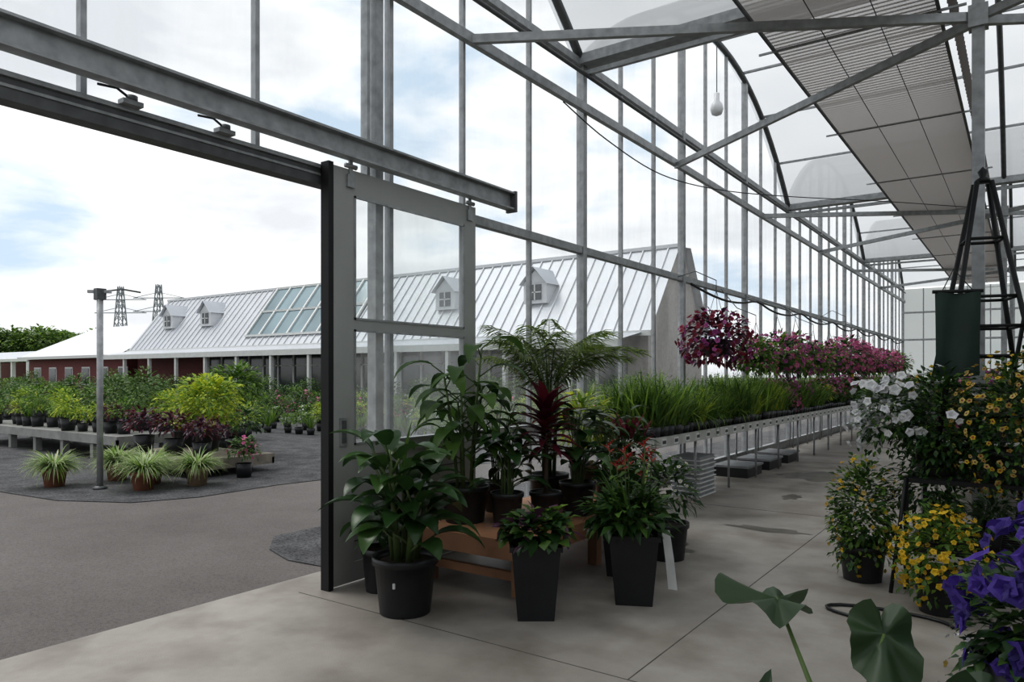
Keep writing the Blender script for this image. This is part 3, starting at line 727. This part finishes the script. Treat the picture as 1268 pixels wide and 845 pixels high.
def row(y,x0,x1,step,choices,z=-.03,name='nursery_plant_row',s=(.8,1.2)):
    e=empty(name,(0,y,z)); x=x0
    while x<x1:
        inst(S[R.choice(choices)],'shrub',(x,R.uniform(-.15,.15),0),R.uniform(0,6),R.uniform(*s),e); x+=step*R.uniform(.85,1.15)
def platform(x0,x1,y0,y1,h,m,name):
    b=B(); b.box(x0,x1,y0,y1,h-.06,h,m); b.box(x0,x1,y0,y0+.04,h-.16,h-.06,m); b.box(x0,x1,y1-.04,y1,h-.16,h-.06,m); b.box(x1-.04,x1,y0,y1,h-.16,h-.06,m)
    x=x0+.1
    while x<x1:
        for y in (y0+.1,y1-.1): b.box(x-.06,x+.06,y-.06,y+.06,-.03,h-.06,m)
        x+=1.2
    b.finish(name)
platform(-16,-8.9,6.4,7.9,.42,'grey_platform','nursery_platform')
row(6.75,-15.8,-9.1,.42,[0,0,1,4,3],.42,s=(.6,.9)); row(7.5,-15.8,-9.1,.5,[1,2,0,6],.42,s=(.8,1.1))
platform(-8.2,-5.85,6.0,7.4,.24,'weathered_timber','timber_platform')
def placed(k,x,y,z,s,name): inst(S[k],name,(x,y,z),R.uniform(0,6),s)
placed(3,-6.9,6.3,.24,1.0,'potted_heuchera'); placed(3,-7.8,6.3,.24,1.05,'potted_heuchera'); placed(3,-6.2,6.35,.24,.9,'potted_heuchera')
b=B(); round_pot(b,(0,0,0),.2,.3); bush(b,(0,0,.75),.6,.5,.52,1300,.11,.055,['leaf_yellow','leaf_yellow','leaf_bright']); b.finish('potted_golden_spirea',(-7.0,6.95,.24))
b=B(); round_pot(b,(0,0,0),.2,.3); bush(b,(0,0,.65),.5,.45,.4,800,.1,.05,['leaf_yellow','leaf_bright']); b.finish('potted_golden_spirea',(-8.0,7.15,.24))
b=B(); round_pot(b,(0,0,0),.2,.3); b.tube([(0,0,.25),(0,0,1.2)],.02,'stem_brown'); bush(b,(0,0,1.25),.55,.55,.5,900,.13,.06,['leaf_mid','leaf_bright']); b.finish('potted_maple_tree',(-8.2,8.3,-.03))
placed(2,-6.15,7.1,.24,.9,'potted_boxwood'); placed(5,-5.5,6.6,-.03,.8,'potted_rose')
row(9.0,-24,-9.4,.6,[0,1,2,3,6]); row(10.4,-26,-10.6,.6,[1,2,6,0,5],s=(.9,1.4))
row(12.2,-28,-6.2,.55,[4,4,1],s=(.6,.8)); row(13.2,-28,-5.0,.6,[4,0,2,7],s=(.7,.9))
row(15.2,-32,-3.5,.6,[0,1,4,7,5],s=(.8,1.0)); row(17.2,-34,-3.5,.65,[1,2,3,5],s=(.8,1.1)); row(19.2,-38,-3.2,.65,[6,1,2,0,5],s=(.9,1.3)); row(21.2,-42,-3.2,.65,[1,2,6,7,6],s=(1.1,1.45))
row(12.0,-44,-28.5,.9,[1,2,6,0],s=(1.0,1.3)); row(20.8,-62,-43,.8,[1,2,6],s=(1.2,1.7))

# ------------------------------------------------------------ garden centre building
b=B(); L0,L1=-44.5,-7.5; YE,YR=25.0,27.6; ZE,ZR=3.25,6.65; YB=31.0
b.box(L0,-34,YE+.3,YB-.2,-.05,ZE,'barn_red'); b.box(-34,L1,YE+.3,YB-.2,-.05,ZE,'wall_grey_siding')
b.add([(L0-.3,YE-.2,ZE-.15),(L1+.3,YE-.2,ZE-.15),(L1+.3,YR,ZR),(L0-.3,YR,ZR)],[(0,1,2,3)],'roof_metal')
b.add([(L0-.3,YR,ZR),(L1+.3,YR,ZR),(L1+.3,YR+1.2,ZR+.1),(L0-.3,YR+1.2,ZR+.1)],[(0,1,2,3)],'roof_metal')
b.add([(L0-.3,YR+1.2,ZR+.1),(L1+.3,YR+1.2,ZR+.1),(L1+.3,YB,ZE),(L0-.3,YB,ZE)],[(0,1,2,3)],'roof_metal')
for X in (L0,L1): b.add([(X,YE,ZE),(X,YR,ZR-.05),(X,YR+1.2,ZR),(X,YB-.2,ZE)],[(0,1,2,3)],'wall_grey_siding')
x=L0
while x<L1:
    b.beam((x,YE-.2,ZE-.12),(x,YR,ZR+.03),.05,.07,'roof_metal_pale'); x+=.55
b.box(L0-.3,L1+.3,YR-.08,YR+.12,ZR-.02,ZR+.12,'roof_metal_pale'); b.box(L0-.3,L1+.3,YE-.3,YE-.15,ZE-.28,ZE-.08,'white_trim')
def onroof(x,t,off=.12): 
    ny,nz=-(ZR-ZE),(YR-YE); ln=math.hypot(ny,nz); return (x,YE+(YR-YE)*t+ny/ln*off,ZE+(ZR-ZE)*t+nz/ln*off)
SX0,SX1=-32.4,-23.8
b.add([onroof(SX0,.12),onroof(SX1,.12),onroof(SX1,.98),onroof(SX0,.98)],[(0,1,2,3)],'skylight_glass')
for i in range(8):
    x=SX0+(SX1-SX0)*i/7; b.beam(onroof(x,.12,.15),onroof(x,.98,.15),.12,.1,'white_trim')
for t in (.12,.55,.98): b.beam(onroof(SX0,t,.15),onroof(SX1,t,.15),.1,.12,'white_trim')
for X in (-41.6,-37.3,-17.9,-12.9):
    zb=ZE+1.3; w=.58; yb=YE+.75
    b.box(X-w,X+w,yb,YR-.5,zb,zb+.9,'roof_metal_pale'); b.box(X-w*.55,X+w*.55,yb-.03,yb,zb+.15,zb+.8,'dark_window')
    b.box(X-.03,X+.03,yb-.05,yb,zb+.15,zb+.8,'white_trim'); b.box(X-w*.55,X+w*.55,yb-.05,yb,zb+.45,zb+.5,'white_trim')
    z1=zb+.9; b.add([(X-w-.12,yb-.2,z1-.1),(X,yb-.2,z1+.65),(X+w+.12,yb-.2,z1-.1),(X-w-.12,YR,z1-.1),(X,YR,z1+.65),(X+w+.12,YR,z1-.1)],[(0,1,4,3),(1,2,5,4)],'roof_metal')
    b.add([(X-w,yb-.01,z1-.02),(X,yb-.01,z1+.52),(X+w,yb-.01,z1-.02)],[(0,1,2)],'roof_metal_pale')
b.add([(L0,YE-2.2,2.75),(L1,YE-2.2,2.75),(L1,YE,3.15),(L0,YE,3.15)],[(0,1,2,3)],'roof_metal'); b.box(L0,L1,YE-2.25,YE-2.15,2.5,2.78,'white_trim')
x=L0+.2
while x<L1:
    b.box(x-.08,x+.08,YE-2.2,YE-2.04,-.05,2.6,'white_trim'); x+=2.9
x=-36.0
while x<-9:
    b.box(x,x+1.25,YE+.22,YE+.3,.3,2.6,'dark_window'); b.box(x-.08,x+.05,YE+.15,YE+.3,.0,2.75,'white_trim'); x+=1.32
b.box(-36,-9,YE+.15,YE+.3,2.6,2.8,'white_trim'); b.box(-36,-9,YE+.15,YE+.3,2.0,2.06,'white_trim')
b.finish('garden_centre_building')
b=B()
b.box(-60,-44.9,24.8,34,-.05,2.9,'barn_red')
b.add([(-60.5,24.2,2.85),(-44.9,24.2,2.85),(-44.9,28.5,5.3),(-57,28.5,5.3)],[(0,1,2,3)],'roof_metal_pale'); b.add([(-57,28.5,5.3),(-44.9,28.5,5.3),(-44.9,34,2.9),(-60,34,2.9)],[(0,1,2,3)],'roof_metal_pale')
b.add([(-60.5,24.2,2.85),(-57,28.5,5.3),(-60.5,34,2.9)],[(0,1,2)],'roof_metal_pale')
b.box(-60.5,-44.9,24.15,24.25,2.7,2.9,'white_trim')
x=-59
while x<-45.7: b.box(x,x+1.2,24.75,24.82,.8,2.1,'white_trim'); b.box(x+.1,x+1.1,24.72,24.76,.9,2.0,'dark_window'); x+=2.6
b.finish('garden_centre_wing')
b=B()
b.add([(-92,27,2.9),(-66,27,2.9),(-66,33,4.0),(-92,33,4.0)],[(0,1,2,3)],'roof_metal'); b.box(-92,-66,26.95,27.1,2.7,2.95,'white_trim'); b.box(-92,-66,34,34.2,0,2.9,'barn_red')
for i in range(9): b.box(-91.9+i*3.2,-91.6+i*3.2,27.0,27.3,-.06,2.8,'white_trim')
b.finish('open_shed')
def pylon(x,y,H):
    b=B(); w=3.0; 
    for k in range(4):
        a=math.pi/4+k*math.pi/2; b.beam((w*math.cos(a),w*math.sin(a),0),(.7*math.cos(a),.7*math.sin(a),H),.22,.22,'pylon_steel')
    N=8
    for i in range(N):
        t0,t1=i/N,(i+1)/N; r0=w+(.7-w)*t0; r1=w+(.7-w)*t1
        for k in range(4):
            a=math.pi/4+k*math.pi/2; c=a+math.pi/2
            b.beam((r0*math.cos(a),r0*math.sin(a),H*t0),(r1*math.cos(c),r1*math.sin(c),H*t1),.12,.12,'pylon_steel')
            b.beam((r0*math.cos(c),r0*math.sin(c),H*t0),(r1*math.cos(a),r1*math.sin(a),H*t1),.12,.12,'pylon_steel')
    for z in (H*.72,H*.86):
        b.beam((-6,-4,z),(6,4,z),.2,.2,'pylon_steel'); b.beam((-6,-4,z),(0,0,z+1.6),.12,.12,'pylon_steel'); b.beam((6,4,z),(0,0,z+1.6),.12,.12,'pylon_steel')
    b.finish('transmission_pylon',(x,y,-.06))
pylon(-199,101,26); pylon(-194,109,27)
def tree():
    b=B(); b.tube([(0,0,0),(0,0,4)],[.3,.15],'stem_brown')
    for k in range(12):
        a=R.uniform(0,6.28); q=R.uniform(0,2.4); bush(b,(q*math.cos(a),q*math.sin(a),R.uniform(1.2,6.2)),2.1,2.1,1.7,230,.5,.4,['leaf_tree','leaf_tree','leaf_bright'],low=-.9,inner=.6)
    return data_of(b)
TR=[tree(),tree(),tree()]
E=empty('distant_tree_line')
for i in range(90):
    t=i/89; x=-150+85*t; y=34+38*t+R.uniform(-4,4)
    inst(R.choice(TR),'tree',(x,y,-.06),R.uniform(0,6),R.uniform(.95,1.25)*(1.05-.28*t),E)

# ------------------------------------------------------------ world & sun
w=bpy.data.worlds.new('cloudy_sky'); sc.world=w; w.use_nodes=True; nt=w.node_tree; n=nt.nodes; l=nt.links; n.clear()
o=n.new('ShaderNodeOutputWorld'); bg=n.new('ShaderNodeBackground'); tc=n.new('ShaderNodeTexCoord'); mp=n.new('ShaderNodeMapping'); mp.inputs['Scale'].default_value=(1,1,2.6); mp.inputs['Location'].default_value=(1.3,.4,.0)
nz=n.new('ShaderNodeTexNoise'); nz.inputs['Scale'].default_value=3.2; nz.inputs['Detail'].default_value=9; nz.inputs['Roughness'].default_value=.52; nz.inputs['Distortion'].default_value=.25
r=n.new('ShaderNodeValToRGB'); r.color_ramp.elements[0].position=.37; r.color_ramp.elements[0].color=(.60,.72,.84,1); r.color_ramp.elements[1].position=.49; r.color_ramp.elements[1].color=(1.0,1.0,1.0,1)
e=r.color_ramp.elements.new(.66); e.color=(.76,.78,.81,1)
l.new(tc.outputs['Generated'],mp.inputs[0]); l.new(mp.outputs[0],nz.inputs['Vector']); l.new(nz.outputs['Fac'],r.inputs['Fac']); l.new(r.outputs['Color'],bg.inputs[0]); bg.inputs[1].default_value=1.05; l.new(bg.outputs[0],o.inputs[0])
sd=bpy.data.lights.new('sun','SUN'); sd.energy=1.5; sd.angle=math.radians(28); sd.color=(1,.97,.92)
so=bpy.data.objects.new('sun',sd); sc.collection.objects.link(so); so.rotation_euler=Vector((.62,.12,-1.0)).to_track_quat('-Z','Y').to_euler()

# ------------------------------------------------------------ camera
cd=bpy.data.cameras.new('camera'); cam=bpy.data.objects.new('camera',cd); sc.collection.objects.link(cam); sc.camera=cam
cd.sensor_width=36; cd.lens=900/1268*36; cd.shift_y=42.5/1268
cam.location=(4.1,0,1.5); cam.rotation_euler=(math.pi/2,0,math.radians(35.25)); cd.clip_end=1000; cd.clip_start=.05
